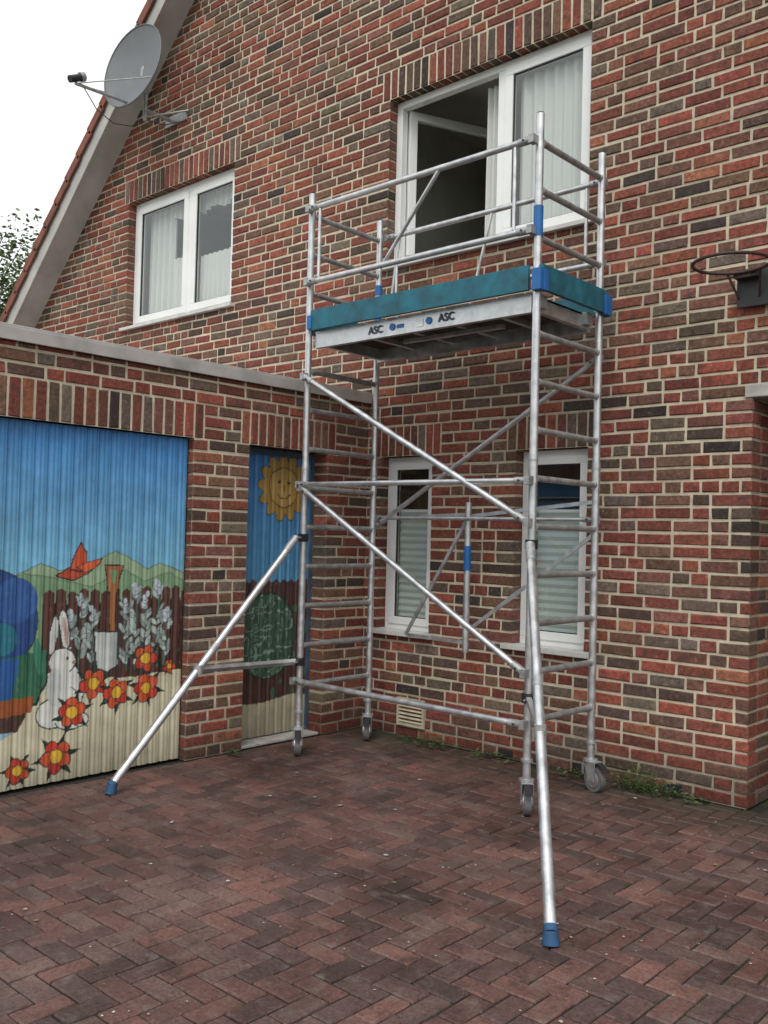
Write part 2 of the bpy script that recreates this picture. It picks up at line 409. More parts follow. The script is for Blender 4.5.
# vents
B=MB()
x0,x1,z0,z1=-4.95,-4.67,.09,.31
frame(x0,x1,z0,z1,YW-.02,.03,.02,B)
for i in range(6):
    z=z0+.035+i*.03;B.obox(((x0+x1)/2,YW-.008,z),x1-x0-.04,.022,.006,Matrix.Rotation(.6,3,'X'))
B.box((x0+.02,YW+.004,z0+.02),(x1-.02,YW+.008,z1-.02),1)
for xx in (-2.62,-3.9):
    B.box((xx-.06,YW-.006,.015),(xx+.06,YW+.02,.065),1)
    for i in range(5): B.box((xx-.05+i*.025-.004,YW-.010,.02),(xx-.05+i*.025+.004,YW-.006,.06),1)
B.obj('wall_vents',[M_VENT,M_BLACK],house)

# ---------------------------------------------------------------- garage
gar=empty('garage')
mg=lambda u,v,w:(XG-w,u,v)
DOOR=(1.48,3.93,-1,27*CH);DOOR2=(4.43,5.24,-1,27*CH)
B=MB()
wall(B,1.0,YW-.004,0,33*CH,mg,[DOOR,DOOR2],[(1.40,4.01,27*CH,30*CH),(4.35,5.32,27*CH,30*CH)],None,.22,seed=2)
mgs=lambda u,v,w:(u,1.0+w,v)
wall(B,-11.3,XG-.24,0,33*CH,mgs,[],[],seed=1)
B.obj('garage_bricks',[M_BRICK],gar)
B=MB()
sheet(B,[1.0,YW]+[DOOR[0],DOOR[1],DOOR2[0],DOOR2[1]],[0,27*CH,33*CH],mg,.0075,[DOOR,DOOR2])
for h in(DOOR,DOOR2):
    u0,u1=h[0]-.010,h[1]+.010;v1=h[3]+.010
    for (a,b),(c,d) in [((u0,0),(u0,v1)),((u1,0),(u1,v1)),((u0,v1),(u1,v1))]:
        B.add([mg(a,b,.0075),mg(c,d,.0075),mg(c,d,.3),mg(a,b,.3)],[(0,1,2,3)])
B.box((-11.3,1.0075,0),(XG-.03,1.2,33*CH-.003));B.box((-11.3,1.2,0),(-11.1,YW,33*CH-.003))
B.obj('garage_mortar',[M_MORTAR],gar)
B=MB();B.box((-11.35,1.2,33*CH-.1),(XG-.3,YW-.01,33*CH-.02))
B.obj('garage_roof',[M_ZINC],gar)
B=MB();B.box((XG-.30,.97,33*CH+.002),(XG+.035,YW-.002,33*CH+.045));B.box((XG+.023,.968,33*CH-.05),(XG+.037,YW-.003,33*CH+.03))
B.box((-11.35,.965,33*CH+.002),(XG-.31,1.28,33*CH+.044))
B.obj('garage_coping',[M_ZINC],gar,.004)
B=MB();B.box((XG-.32,4.44,0),(XG-.02,5.23,.02));B.obj('door_step',[M_CONC],gar,.004)

def inpoly(Y,Z,P):
    r=np.zeros(Y.shape,bool);n=len(P)
    for i in range(n):
        y1,z1=P[i];y2,z2=P[(i+1)%n]
        c=((z1>Z)!=(z2>Z));xx=(y2-y1)*(Z-z1)/((z2-z1) if z2!=z1 else 1e-9)+y1
        r^=(c&(Y<xx))
    return r
def ell(Y,Z,cy,cz,a,b,t=0):
    dy=Y-cy;dz=Z-cz;c,s=math.cos(t),math.sin(t)
    return ((dy*c+dz*s)/a)**2+((-dy*s+dz*c)/b)**2<1
def grid_noise(Y,Z,s,seed):
    r=np.random.default_rng(seed).random((64,64));u=Y*s;v=Z*s
    i=np.floor(u).astype(int);k=np.floor(v).astype(int);fu=u-i;fv=v-k;fu=fu*fu*(3-2*fu);fv=fv*fv*(3-2*fv)
    g=lambda a,b:r[a%64,b%64]
    return (g(i,k)*(1-fu)+g(i+1,k)*fu)*(1-fv)+(g(i,k+1)*(1-fu)+g(i+1,k+1)*fu)*fv
def mural1(Y,Z):
    C=np.zeros(Y.shape+(3,))
    t=np.clip((Z-1.2)/1.04,0,1)[...,None]
    C[:]=np.array((.19,.46,.62))*(1-t)+np.array((.04,.20,.50))*t
    C*=(.88+.22*grid_noise(Y,Z,5,1))[...,None]
    def put(m,c,o=None):
        C[m]=c
    def blob(cy,cz,a,b,c,t=0,o=.008,oc=(.02,.03,.03)):
        put(ell(Y,Z,cy,cz,a+o,b+o,t),oc);put(ell(Y,Z,cy,cz,a,b,t),c)
    ys=[1.4,2.0,2.5,2.57,2.70,2.85,2.97,3.12,3.37,3.50,3.62,3.72,3.82,4]
    zs=[1.3,1.35,1.27,1.28,1.30,1.37,1.33,1.34,1.45,1.40,1.33,1.37,1.34,1.26]
    hz=np.interp(Y,ys,zs);put(Z<hz+.006,(.09,.14,.09));put(Z<hz,(.27,.38,.24))
    hz2=np.interp(Y,[1.4,2.5,2.75,2.95,3.2,3.45,3.6,3.8,4],[1.2,1.2,1.31,1.28,1.22,1.33,1.25,1.31,1.2]);put(Z<hz2+.006,(.08,.14,.09));put(Z<hz2,(.18,.30,.17))
    put((Z<1.02)&(Y>2.9),(.07,.12,.07))
    p=.078;ph=((Y-2.88)/p)%1;idx=np.floor((Y-2.88)/p)
    top=1.21+.012*np.sin(idx*2.3)-.05*np.abs(ph-.5)
    f=(Y>2.88)&(Z<top)&(Z>.6);put(f&(ph>.08)&(ph<.92),(.085,.030,.022));put(f&((ph<.08)|(ph>.92))&(Z<top-.06),(.012,.012,.01))
    bz=np.interp(Y,[1.4,2.6,2.9,3.1,3.47,3.95],[.42,.42,.70,.64,.62,.63])+.02*(grid_noise(Y,Z,9,4)-.5);put(Z<bz,(.56,.52,.37))
    C[Z<bz]*=(.85+.3*grid_noise(Y,Z,4,11)[Z<bz])[...,None]
    blob(2.50,1.02,.34,.33,(.018,.06,.20));put(ell(Y,Z,2.70,1.15,.14,.14),(.03,.10,.30));put(ell(Y,Z,2.62,.92,.10,.10),(.02,.16,.22))
    g=[(1.9,.86),(2.6,.80),(2.91,.84),(2.92,.66),(2.85,.52),(2.3,.46),(1.9,.5)]
    put(inpoly(Y,Z,[(a+.01,b-.012) for a,b in g]),(.01,.02,.02));put(inpoly(Y,Z,g),(.03,.13,.07))
    put(inpoly(Y,Z,[(2.5,.80),(2.74,.80),(2.70,.56),(2.5,.56)]),(.02,.09,.28))
    put(ell(Y,Z,2.86,.80,.03,.12,.2),(.05,.22,.14))
    put(inpoly(Y,Z,[(1.9,.52),(2.84,.56),(2.82,.46),(1.9,.38)]),(.28,.075,.02));put(inpoly(Y,Z,[(1.9,.40),(2.80,.46),(2.74,.36),(2.5,.30),(1.9,.3)]),(.06,.03,.02))
    put(inpoly(Y,Z,[(1.9,.33),(2.72,.36),(2.6,.30),(1.9,.27)]),(.25,.40,.50))
    for P,c in (([(2.97,1.30),(3.04,1.345),(3.10,1.36),(3.18,1.35),(3.24,1.36),(3.17,1.31),(3.08,1.27)],(.42,.06,.025)),([(3.06,1.34),(3.08,1.43),(3.12,1.50),(3.16,1.44),(3.16,1.36),(3.12,1.33)],(.55,.085,.03)),([(3.10,1.35),(3.17,1.38),(3.27,1.40),(3.24,1.35),(3.16,1.32)],(.60,.12,.04))):
        cy=sum(a for a,b in P)/len(P);cz=sum(b for a,b in P)/len(P)
        put(inpoly(Y,Z,[(cy+(a-cy)*1.16,cz+(b-cz)*1.18) for a,b in P]),(.03,.02,.02));put(inpoly(Y,Z,P),c)
    rr=random.Random(5)
    for yy,zt in ((3.06,1.06),(3.14,1.16),(3.22,1.08),(3.47,1.12),(3.54,1.22),(3.62,1.16),(3.71,1.24),(3.78,1.05)):
        put((np.abs(Y-yy-.01*np.sin(Z*14+yy*30))<.008)&(Z>.66)&(Z<zt-.08),(.05,.10,.07))
        for k in range(15):
            z=.72+rr.random()*(zt-.74);sd_=rr.choice((-1,1));ln=.030+.018*rr.random()
            g_=rr.uniform(.22,.42);blob(yy+sd_*rr.uniform(.012,.032),z,ln,.012+.006*rr.random(),(g_,g_*1.18,g_*1.10),sd_*rr.uniform(.7,1.35),.0035,(.06,.09,.09))
        for k in range(4): blob(yy+rr.uniform(-.014,.014),zt-.06+k*.022,.016,.02,(.44,.50,.54),0,.003,(.12,.15,.17))
    # spade: D-grip, shaft, blade
    put(inpoly(Y,Z,[(3.295,1.365),(3.435,1.365),(3.40,1.17),(3.33,1.17)]),(.02,.015,.01));put(inpoly(Y,Z,[(3.305,1.355),(3.425,1.355),(3.392,1.18),(3.338,1.18)]),(.33,.13,.05));put(inpoly(Y,Z,[(3.338,1.325),(3.392,1.325),(3.376,1.24),(3.354,1.24)]),(.17,.29,.15))
    put((np.abs(Y-3.365)<.026)&(Z>.92)&(Z<1.19),(.02,.015,.01));put((np.abs(Y-3.365)<.019)&(Z>.92)&(Z<1.2),(.33,.13,.05))
    put(inpoly(Y,Z,[(3.235,.94),(3.425,.93),(3.43,.70),(3.34,.655),(3.245,.69)]),(.03,.03,.03));put(inpoly(Y,Z,[(3.247,.928),(3.413,.918),(3.418,.71),(3.34,.67),(3.257,.70)]),(.50,.53,.50))
    put(inpoly(Y,Z,[(3.36,.92),(3.413,.918),(3.418,.71),(3.36,.68)]),(.36,.39,.38))
    # rabbit
    wt=(.62,.63,.58)
    blob(3.05,.55,.115,.19,wt);blob(2.96,.44,.10,.09,wt);blob(3.10,.38,.11,.05,wt);blob(2.955,.93,.028,.12,wt,-.12);blob(3.03,.95,.030,.13,wt,.15);put(ell(Y,Z,3.032,.95,.013,.09,.15),(.5,.30,.28))
    blob(3.02,.76,.085,.08,wt);put(ell(Y,Z,3.02,.55,.09,.18),wt);blob(3.055,.78,.010,.013,(.02,.02,.02),0,.001);blob(3.10,.75,.012,.010,(.4,.15,.14),0,.002)
    put(ell(Y,Z,3.10,.50,.05,.10,.3)&~ell(Y,Z,3.09,.505,.045,.095,.3),(.1,.1,.1));put(ell(Y,Z,2.97,.60,.05,.12),(.50,.52,.50))
    for fy,fz,s in((3.24,.60,1),(3.10,.43,1),(3.41,.52,1),(3.63,.73,.95),(3.64,.53,1),(3.00,.17,1.1),(2.75,.12,.8),(3.82,.66,.5)):
        for k in range(6):
            a=k*1.047+.3+fy;P=[(fy+math.cos(a-.5)*.06*s,fz+math.sin(a-.5)*.06*s),(fy+math.cos(a)*.155*s,fz+math.sin(a)*.145*s),(fy+math.cos(a+.5)*.06*s,fz+math.sin(a+.5)*.06*s)]
            put(inpoly(Y,Z,P),(.015,.03,.02))
        for k in range(5):
            a=k*1.2566+.3+fz*3;blob(fy+math.cos(a)*.052*s,fz+math.sin(a)*.052*s,.043*s,.037*s,(.50,.045,.025) if k%2 else (.58,.09,.03),a,.006)
        blob(fy,fz,.038*s,.038*s,(.70,.42,.04),0,.005)
    return C
def mural2(Y,Z):
    C=np.zeros(Y.shape+(3,));t=np.clip((Z-1.2)/1.04,0,1)[...,None]
    C[:]=np.array((.08,.27,.46))*(1-t)+np.array((.03,.16,.42))*t  # blues darkened: shade of the door recess is painted into the colour
    r=np.hypot(Y-4.93,Z-1.96);a=np.arctan2(Z-1.96,Y-4.93)
    R=.20+.07*np.abs(np.sin(a*6.5+.3));C[r<R+.01]=(.05,.04,.02);C[r<R]=(.36,.22,.05);C[r<.160]=(.10,.07,.03);C[r<.15]=(.44,.28,.08)
    for e in(4.88,4.98): C[ell(Y,Z,e,2.0,.022,.012)]=(.05,.03,.02)
    C[ell(Y,Z,4.93,1.95,.012,.03)]=(.25,.13,.04)
    C[(np.abs(np.hypot(Y-4.93,Z-1.95)-.08)<.006)&(Z<1.91)]=(.10,.05,.02)
    ph=((Y)/.078)%1;f=(Z<1.24-.06*np.abs(ph-.5));C[f]=(.02,.022,.018);C[f&(ph>.07)&(ph<.93)]=(.075,.032,.025)
    C[(Z<1.05)&(grid_noise(Y,Z,16,5)>.72)]=(.06,.11,.06)
    C[ell(Y,Z,4.80,.80,.30,.34)]=(.015,.03,.02)
    m=ell(Y,Z,4.80,.80,.285,.325);C[m]=(.04,.085,.055);n=grid_noise(Y,Z,22,3);C[m&(np.abs(n-.5)<.05)]=(.20,.30,.24);C[m&(n>.78)]=(.09,.18,.11)
    C[Z<.30+.02*np.sin(Y*9)]=(.42,.38,.27)
    return C
def doormat(name):
    m,nt,P,N,L=mat(name);co=coord(N)
    a=N.new('ShaderNodeAttribute');a.attribute_name='Col'
    c=mix(N,L,a.outputs['Color'],ramp(N,L,noise(N,L,7,4,co,.65),[(.3,.78),(.7,1.10)]))
    c=mix(N,L,c,(.22,.21,.18),ramp(N,L,noise(N,L,28,4,co,.75),[(.59,0.0),(.75,.55)]),'MIX')
    sp=N.new('ShaderNodeSeparateXYZ');L.new(co,sp.inputs[0])
    c=mix(N,L,c,ramp(N,L,sp.outputs[2],[(0.0,.6),(.25,1.0)]))
    L.new(c,P.inputs['Base Color']);P.inputs['Roughness'].default_value=.48
    bump(N,L,P,noise(N,L,90,2,co),.12,.002);return m
def paint_door(name,y0,y1,z0,z1,x,fn,step,rib,parent,m):
    ny=int((y1-y0)/step)+1;nz=int((z1-z0)/step)+1
    ys=np.linspace(y0,y1,ny);zs=np.linspace(z0,z1,nz);Y,Z=np.meshgrid(ys,zs)
    p=(Y/rib)%1;d=np.clip((np.abs(p-.5)-.36)/.07,0,1);X=x-d*.014-.003*np.clip(np.sin(p*2*np.pi*3),0,1)*(1-d)
    v=np.stack([X,Y,Z],-1).reshape(-1,3)
    idx=np.arange(ny*nz).reshape(nz,ny)
    f=np.stack([idx[:-1,:-1],idx[:-1,1:],idx[1:,1:],idx[1:,:-1]],-1).reshape(-1,4)
    me=bpy.data.meshes.new(name);me.vertices.add(len(v));me.vertices.foreach_set('co',v.ravel())
    me.loops.add(f.size);me.loops.foreach_set('vertex_index',f.ravel().astype(np.int32))
    me.polygons.add(len(f));me.polygons.foreach_set('loop_start',np.arange(0,f.size,4,dtype=np.int32))
    me.update(calc_edges=True)
    wob=.008
    C=fn(Y+wob*(grid_noise(Y,Z,14,8)-.5),Z+wob*(grid_noise(Y,Z,14,9)-.5)).reshape(-1,3);C=np.concatenate([C,np.ones((len(C),1))],1)
    at=me.color_attributes.new('Col','FLOAT_COLOR','POINT');at.data.foreach_set('color',C.astype(np.float32).ravel())
    me.materials.append(m);o=bpy.data.objects.new(name,me);S.collection.objects.link(o);o.parent=parent;return o
MD=doormat('painted_steel_door')
paint_door('mural_garage_door',DOOR[0]+.02,DOOR[1]-.012,.015,27*CH-.005,XG-.06,mural1,.0055,.0875,gar,MD)
paint_door('mural_side_door',DOOR2[0]+.03,DOOR2[1]-.03,.03,27*CH-.05,XG-.17,mural2,.007,.0875,gar,MD)
B=MB()
for a in (DOOR2[0]+.001,DOOR2[1]-.001): 
    s=1 if a<4.8 else -1; B.box((XG-.20,a,.02),(XG-.155,a+s*.03,27*CH-.05))
B.box((XG-.20,DOOR2[0]+.001,27*CH-.05),(XG-.155,DOOR2[1]-.001,27*CH-.001))
B.box((XG-.16,4.50,1.0),(XG-.145,4.53,1.18),1);B.tube((XG-.11,4.515,1.10),(XG-.11,4.63,1.10),.009,1);B.tube((XG-.16,4.515,1.10),(XG-.11,4.515,1.10),.009,1)
B.obj('side_door_frame',[simple('weathered_door_frame',(.06,.10,.15),.6,0,.4,8),M_BLACK],gar)
B=MB();B.box((XG-1.0,DOOR[0]-.1,0),(XG-.35,DOOR2[1]+.1,27*CH+.1));B.obj('garage_interior',[M_ROOMD],gar)

# ---------------------------------------------------------------- scaffold
sc=empty('scaffold_tower')
XA,XB,YF,YB=-5.005,-3.04,4.66,5.40
T=MB() # tubes 0 alu,1 rung,2 galv,3 black,4 blue
r=.0245
for x in(XA,XB):
    for y in(YF,YB):
        zt_=4.10 if x==XA else 4.135
        T.tube((x,y,.20),(x,y,2.02),r,0);T.tube((x,y,2.02),(x,y,zt_),r,0)
        T.tube((x,y,1.93),(x,y,2.11),r+.0035,0);T.tube((x,y,zt_),(x,y,zt_+.007),r*.9,3)
        T.tube((x,y,2.06),(x,y,2.075),r+.006,2)
    for k in range(13):
        z=(.50 if x==XA else .53)+.2865*k
        T.tube((x,YF+.02,z),(x,YB-.02,z),.0195,1,14,False)
        for y,s in((YF,1),(YB,-1)): T.tube((x,y+s*.022,z),(x,y+s*.036,z),.024,0)
def rail(p1,p2,rr=.0205,hook=True):
    T.tube(p1,p2,rr,0)
    p1=Vector(p1);p2=Vector(p2);d=(p2-p1).normalized()
    if hook:
        for p,s in((p1,1),(p2,-1)):
            T.tube(p-d*s*.015,p+d*s*.09,rr+.004,2);
            T.obox(p-d*s*.005,.036,.05,.05,Matrix.Identity(3),2)
            T.tube(p+d*s*.05+Vector((0,-.032,0)),p+d*s*.05+Vector((0,.0,0)),.006,3,8)
o=.052
for y,s in((YF,-1),(YB,1)):
    yy=y+s*o
    for z in(3.97,3.43): rail((XA+.03,yy,z),(XB-.02,yy,z),.02)
    for xx in(XA+.14,XB-.14): T.tube((xx,yy,3.45),(xx,yy,3.95),.012,0)
rail((XA,YF-o,.535),(XB,YF-o,.52));rail((XA,YF-o,1.955),(XB,YF-o,1.945),.018)
rail((XA+.02,YF-o,2.74),(XB,YF-o,1.70));rail((XA+.02,YF-o,1.93),(XB,YF-o,.82))
rail((XA,YB+o,1.68),(XB-.03,YB+o,2.80),.018);rail((XA,YB+o,1.74),(XB-.03,YB+o,1.74),.014)
T.tube((-4.24,YF-o,3.43),(-3.76,YF-o,3.97),.013,0);T.tube((-4.10,YB+o,3.43),(-3.95,YB+o,3.97),.011,0)
T.tube((-4.92,YB+o,3.43),(-4.84,YB+o,3.97),.012,0)
for x,y,z0,z1 in((XB,YF,3.40,3.58),(XA,YB,3.50,3.58),(XA,YB,3.28,3.36)): T.tube((x,y,z0),(x,y,z1),r+.005,4)
yv=YB+.10
T.tube((-4.14,yv,.76),(-4.14,yv,1.86),.024,0);T.tube((-4.14,yv,1.36),(-4.14,yv,1.54),.027,4)
for p,q in(((-4.97,1.74),(-4.16,1.77)),((-4.70,.84),(-4.16,.83)),((-4.72,.84),(-4.16,1.72)),((-4.11,1.76),(-3.08,1.86)),((-4.08,.95),(-3.08,1.66))):
    d=Vector((q[0]-p[0],0,q[1]-p[1]));a=math.atan2(d.z,d.x)
    T.obox(((p[0]+q[0])/2,yv,(p[1]+q[1])/2),d.length,.012,.026,Matrix.Rotation(-a,3,'Y'),0)
def clamp(x,y,z):
    T.tube((x,y,z-.028),(x,y,z+.028),.038,3,12);T.obox((x+.03,y-.03,z),.035,.05,.045,Matrix.Identity(3),3);T.tube((x+.03,y-.09,z),(x+.03,y-.03,z),.006,2,8)
for x,y in((XA,YF),(XB,YF)):
    clamp(x,y,1.57);clamp(x,y,.67);
def stab(top,foot):
    t=Vector(top);f=Vector(foot);d=(f-t).normalized()
    T.tube(t,t+d*.14,.028,2);T.tube(t+d*.05,f-d*.02,.0255,0);T.tube(t+d*1.0,t+d*1.06,.0275,2)
    T.tube(f-d*.035,f-d*.006,.0295,5);T.tube(f-d*.018,Vector((f.x,f.y,0.004)),.030,5,20,True,.036)
    return t,f
a=stab((XA+.0,YF-.07,1.57),(-4.99,3.12,.045));b=stab((XB+.03,YF-.06,1.57),(-1.975,3.225,.045))
for (t,f),x in((a,XA),(b,XB)):
    q=t.lerp(f,.575);T.obox((t.lerp(f,.575)+Vector((x,YF,.67)))/2,.03,(q-Vector((x,YF,.67))).length,.032,Vector((0,1,0)).rotation_difference((q-Vector((x,YF,.67))).normalized()).to_matrix(),0)
    T.tube(q-Vector((0,0,.03)),q+Vector((0,0,.03)),.031,2,12)
T.obj('frame_tubes',[M_ALU,M_RUNG,M_GALV,M_BLACK,M_BLUE,M_FOOT],sc)
# platform
Pf=MB()
zt=3.075
Pf.box((XA+.05,YF+.02,2.955),(XB-.05,YF+.052,zt),0);Pf.box((XA+.05,YB-.052,2.955),(XB-.05,YB-.02,zt),0)
Pf.box((XA+.05,YF+.014,2.955),(XB-.05,YF+.02,2.967),0);Pf.box((XA+.05,YF+.014,zt-.012),(XB-.05,YF+.02,zt),0)
Pf.box((XA+.05,YF+.052,2.975),(XA+.09,YB-.052,zt-.005),0);Pf.box((XB-.09,YF+.052,2.975),(XB-.05,YB-.052,zt-.005),0)
Pf.box((XA+.05,YF+.052,zt-.02),(XB-.05,YB-.052,zt-.004),1)
for i in range(1,5):
    x=XA+.05+i*(XB-XA-.1)/5;Pf.box((x-.018,YF+.052,zt-.06),(x+.018,YB-.052,zt-.022),0)
Pf.box((XA+.6,YF+.36,zt-.09),(XB-.5,YF+.40,zt-.062),0)
for x in(XA,XB):
    for y in(YF+.1,YB-.1):
        s=1 if x==XA else -1
        Pf.box((x-.01,y-.035,2.99),(x+s*.07,y+.035,3.07),2)
Pf.obj('platform_deck',[M_ALU,M_PLY,M_GALV],sc,.002)
Pf=MB()
tb0,tb1=3.075,3.225
Pf.box((XA+.06,YF-.045,tb0),(XB-.035,YF-.02,tb1),0);Pf.box((XA+.06,YB+.028,tb0),(XB-.03,YB+.053,tb1),0)
Pf.box((XB+.028,YF-.02,tb0),(XB+.053,YB+.02,tb1),0);Pf.box((XA+.028,YF+.03,tb0),(XA+.053,YB-.03,tb1),0)
for y in(YF,YB):
    sy=-1 if y==YF else 1
    Pf.box((XB,y+sy*.018,tb0-.01),(XB+.062,y+sy*.06,tb1-.03),1);Pf.box((XB+.03,y-sy*.03,tb0-.008),(XB+.066,y+sy*.0175,tb1-.035),1)
    Pf.box((XA+.03,y+sy*.018,tb0+.01),(XA+.075,y+sy*.055,tb1-.04),1)
Pf.obj('toe_boards',[M_TEAL,M_BLUE],sc,.003)
for i,(tx,x,z,s) in enumerate((('ASC',-4.42,2.99,.072),('ASC',-3.80,2.995,.072))):
    c=bpy.data.curves.new('label_text','FONT');c.body=tx;c.size=s;c.extrude=.0008;c.offset=.0015
    ob_=bpy.data.objects.new('label_text',c);S.collection.objects.link(ob_);ob_.rotation_euler=(math.pi/2,0,0);ob_.location=(x,YF+.0135,z);c.materials.append(M_LABEL);ob_.parent=sc
Pf=MB()
for x in(-4.20,-3.88): 
    Pf.tube((x,YF+.0195,3.015),(x,YF+.012,3.015),.024,0,20)
Pf.box((-4.16,YF+.015,3.0),(-4.10,YF+.0195,3.025),0);Pf.box((-3.99,YF+.016,2.985),(-3.93,YF+.0195,3.035),1)
Pf.obj('labels',[M_BLUE,M_PVC],sc)
# casters
Cw=MB()
def caster(x,y,a,col=2):
    D=Vector((math.cos(a),math.sin(a),0));Nn=Vector((-D.y,D.x,0));R_=Matrix((D,Nn,Vector((0,0,1)))).transposed()
    base=Vector((x,y,0));ax=base+D*.045+Vector((0,0,.078))
    Cw.tube((x,y,.19),(x,y,.30),.021,1);Cw.tube((x,y,.30),(x,y,.315),.036,1);Cw.tube((x,y,.185),(x,y,.20),.045,1,20)
    Cw.tube(ax-Nn*.022,ax+Nn*.022,.077,2,28);Cw.tube(ax-Nn*.026,ax+Nn*.026,.050,3,24);Cw.tube(ax-Nn*.036,ax+Nn*.036,.014,1,12)
    for s in(-1,1):
        p=[base+Nn*s*.031+D*(-.035)+Vector((0,0,.185)),base+Nn*s*.031+D*.075+Vector((0,0,.185)),ax+Nn*s*.031+D*.022+Vector((0,0,-.015)),ax+Nn*s*.031-D*.022+Vector((0,0,-.015))]
        q=[v+Nn*s*.004 for v in p];Cw.add(p+q,[(0,1,2,3),(7,6,5,4),(0,4,5,1),(1,5,6,2),(2,6,7,3),(3,7,4,0)],1)
    Cw.obox(base+D*.02+Vector((0,0,.187)),.11,.07,.006,R_,1)
    Cw.obox(base+D*.12+Vector((0,0,.165)),.09,.045,.006,R_@Matrix.Rotation(.5,3,'Y'),0)
    Cw.obox(base-D*.045+Vector((0,0,.13)),.02,.05,.07,R_,3)
caster(XA,YF,-.75);caster(XA,YB,-.9);caster(XB,YF,-.9);caster(XB,YB,-.3)
Cw.obj('castor_wheels',[M_BLACK,M_GALV,M_TYRE,M_ALU],sc,.0015)

# ---------------------------------------------------------------- satellite dish
sd=empty('satellite_dish')
B=MB();c=Vector((-8.30,5.17,6.33));e=math.radians(10);yw=math.radians(9)
n=Vector((math.sin(yw)*math.cos(e),-math.cos(yw)*math.cos(e),math.sin(e)));rt=Vector((math.cos(yw),math.sin(yw),0));up=rt.cross(-n).normalized()
if up.z<0: up=-up
V=[];F=[];nr=10;ns=40
for i in range(nr+1):
    q=i/nr
    for k in range(ns):
        t=2*math.pi*k/ns;V.append(c+rt*(.40*q*math.cos(t))+up*(.455*q*math.sin(t))+n*(.085*(q*q-1)))
for i in range(nr):
    for k in range(ns):
        a=i*ns+k;b2=i*ns+(k+1)%ns;F.append((a,b2,b2+ns,a+ns))
B.add(V,F,0,None,True)
rim=[c+rt*(.402*math.cos(2*math.pi*k/ns))+up*(.457*math.sin(2*math.pi*k/ns)) for k in range(ns)];B.path(rim,.008,0,8,True)
lnb=Vector((-8.30,4.55,5.96));bot=c-up*.40+n*-.03
B.tube(bot,lnb-Vector((0,0,.05)),.016,1);B.tube(lnb-Vector((0,.06,.03)),lnb+Vector((0,.06,.03)),.035,2)
B.tube(lnb+Vector((0,.05,.03)),lnb+Vector((0,.09,.05)),.045,1)
B.tube(c-rt*.33-up*.22,lnb-Vector((0,0,.05)),.006,1);B.tube(c+rt*.33-up*.22,lnb-Vector((0,0,.05)),.006,1)
B.obox(c-n*.13-up*.1,.18,.08,.26,Matrix.Rotation(-e,3,'X'),1)
B.tube((-8.30,5.34,5.82),(-8.30,5.34,6.40),.024,1)
B.tube((-8.30,5.34,5.93),(-8.30,5.69,5.93),.02,1);B.tube((-8.30,5.34,5.86),(-8.05,5.69,5.98),.010,1)
B.box((-8.42,5.675,5.89),(-8.06,5.693,5.99),1)
cab=[Vector((-8.30,4.62,5.93)),Vector((-8.32,4.80,5.75)),Vector((-8.33,5.0,5.68)),Vector((-8.32,5.2,5.72)),Vector((-8.31,5.33,5.84)),Vector((-8.2,5.5,5.80)),Vector((-8.06,5.69,5.88))]
B.path(cab,.005,2,8)
B.obj('dish_assembly',[M_DISH,M_GALV,M_BLACK],sd)

# ---------------------------------------------------------------- basketball hoop
bh=empty('basketball_hoop');B=MB();c=Vector((-2.16,5.36,3.245));pts=[c+Vector((.215*math.cos(t*math.pi/20),.215*math.sin(t*math.pi/20),0)) for t in range(40)]
B.path(pts,.010,0,10,True)
B.box((c.x-.07,5.58,c.z-.03),(c.x+.07,5.645,c.z+.012),0)
B.box((c.x-.075,5.645,3.05),(c.x+.16,5.672,3.28),1);B.box((c.x-.06,5.672,3.08),(c.x+.14,5.695,3.25),0)
for s in(-1,1): B.tube(c+Vector((s*.10,.19,-.0)),(c.x+s*.06,5.65,3.10),.007,0)
for t in range(0,40,3):
    p=pts[t];B.tube(p,p-Vector((0,0,.022)),.003,0,6)
B.obj('ring_and_bracket',[simple('rusty_ring',(.05,.025,.02),.6),M_BLACK],bh)

# ---------------------------------------------------------------- paving
pv=MB();w=.10;JP=.0095
PALP=[(.128,.062,.051),(.112,.054,.045),(.142,.068,.055),(.098,.053,.045),(.118,.070,.058),(.082,.048,.041)]
def paver(x0,x1,y0,y1):
    if x0<XG+.0 : x0=XG+.004
    if x1-x0<.02: return
    if y1>YW and (x0<-2.10): y1=min(y1,YW-.004)
    if y1-y0<.02: return
    k=random.uniform(.80,1.17);cc=random.choice(PALP);cc=tuple(a*k for a in cc)
    h=random.uniform(-.002,.002);tx=random.uniform(-.0018,.0018);ty=random.uniform(-.0018,.0018)
    a,b,c_,d=x0+JP/2,x1-JP/2,y0+JP/2,y1-JP/2;ch=.005;j=lambda:random.uniform(-.0018,.0018)
    V=[]
    for x,y in((a+ch,c_+ch),(b-ch,c_+ch),(b-ch,d-ch),(a+ch,d-ch)):
        V.append((x+j(),y+j(),h+(tx if x<(a+b)/2 else -tx)+(ty if y<(c_+d)/2 else -ty)))
    for x,y in((a,c_),(b,c_),(b,d),(a,d)): V.append((x+j(),y+j(),h-.0065))
    for x,y in((a,c_),(b,c_),(b,d),(a,d)): V.append((x,y,-.02))
    pv.add(V,[(0,1,2,3)]+[(4+i,4+(i+1)%4,(i+1)%4,i) for i in range(4)]+[(8+i,8+(i+1)%4,4+(i+1)%4,4+i) for i in range(4)],0,cc)
for i in range(-57,32):
    for k in range(-26,76):
        x=i*w+.03;y=k*w+.0
        if y>YW-.02 and x<-2.15: continue
        m=(i-k)%4
        if m==0: paver(x,x+2*w,y,y+w)
        elif m==2: paver(x,x+w,y-w,y+w)
pv.obj('paving',[M_PAVE])
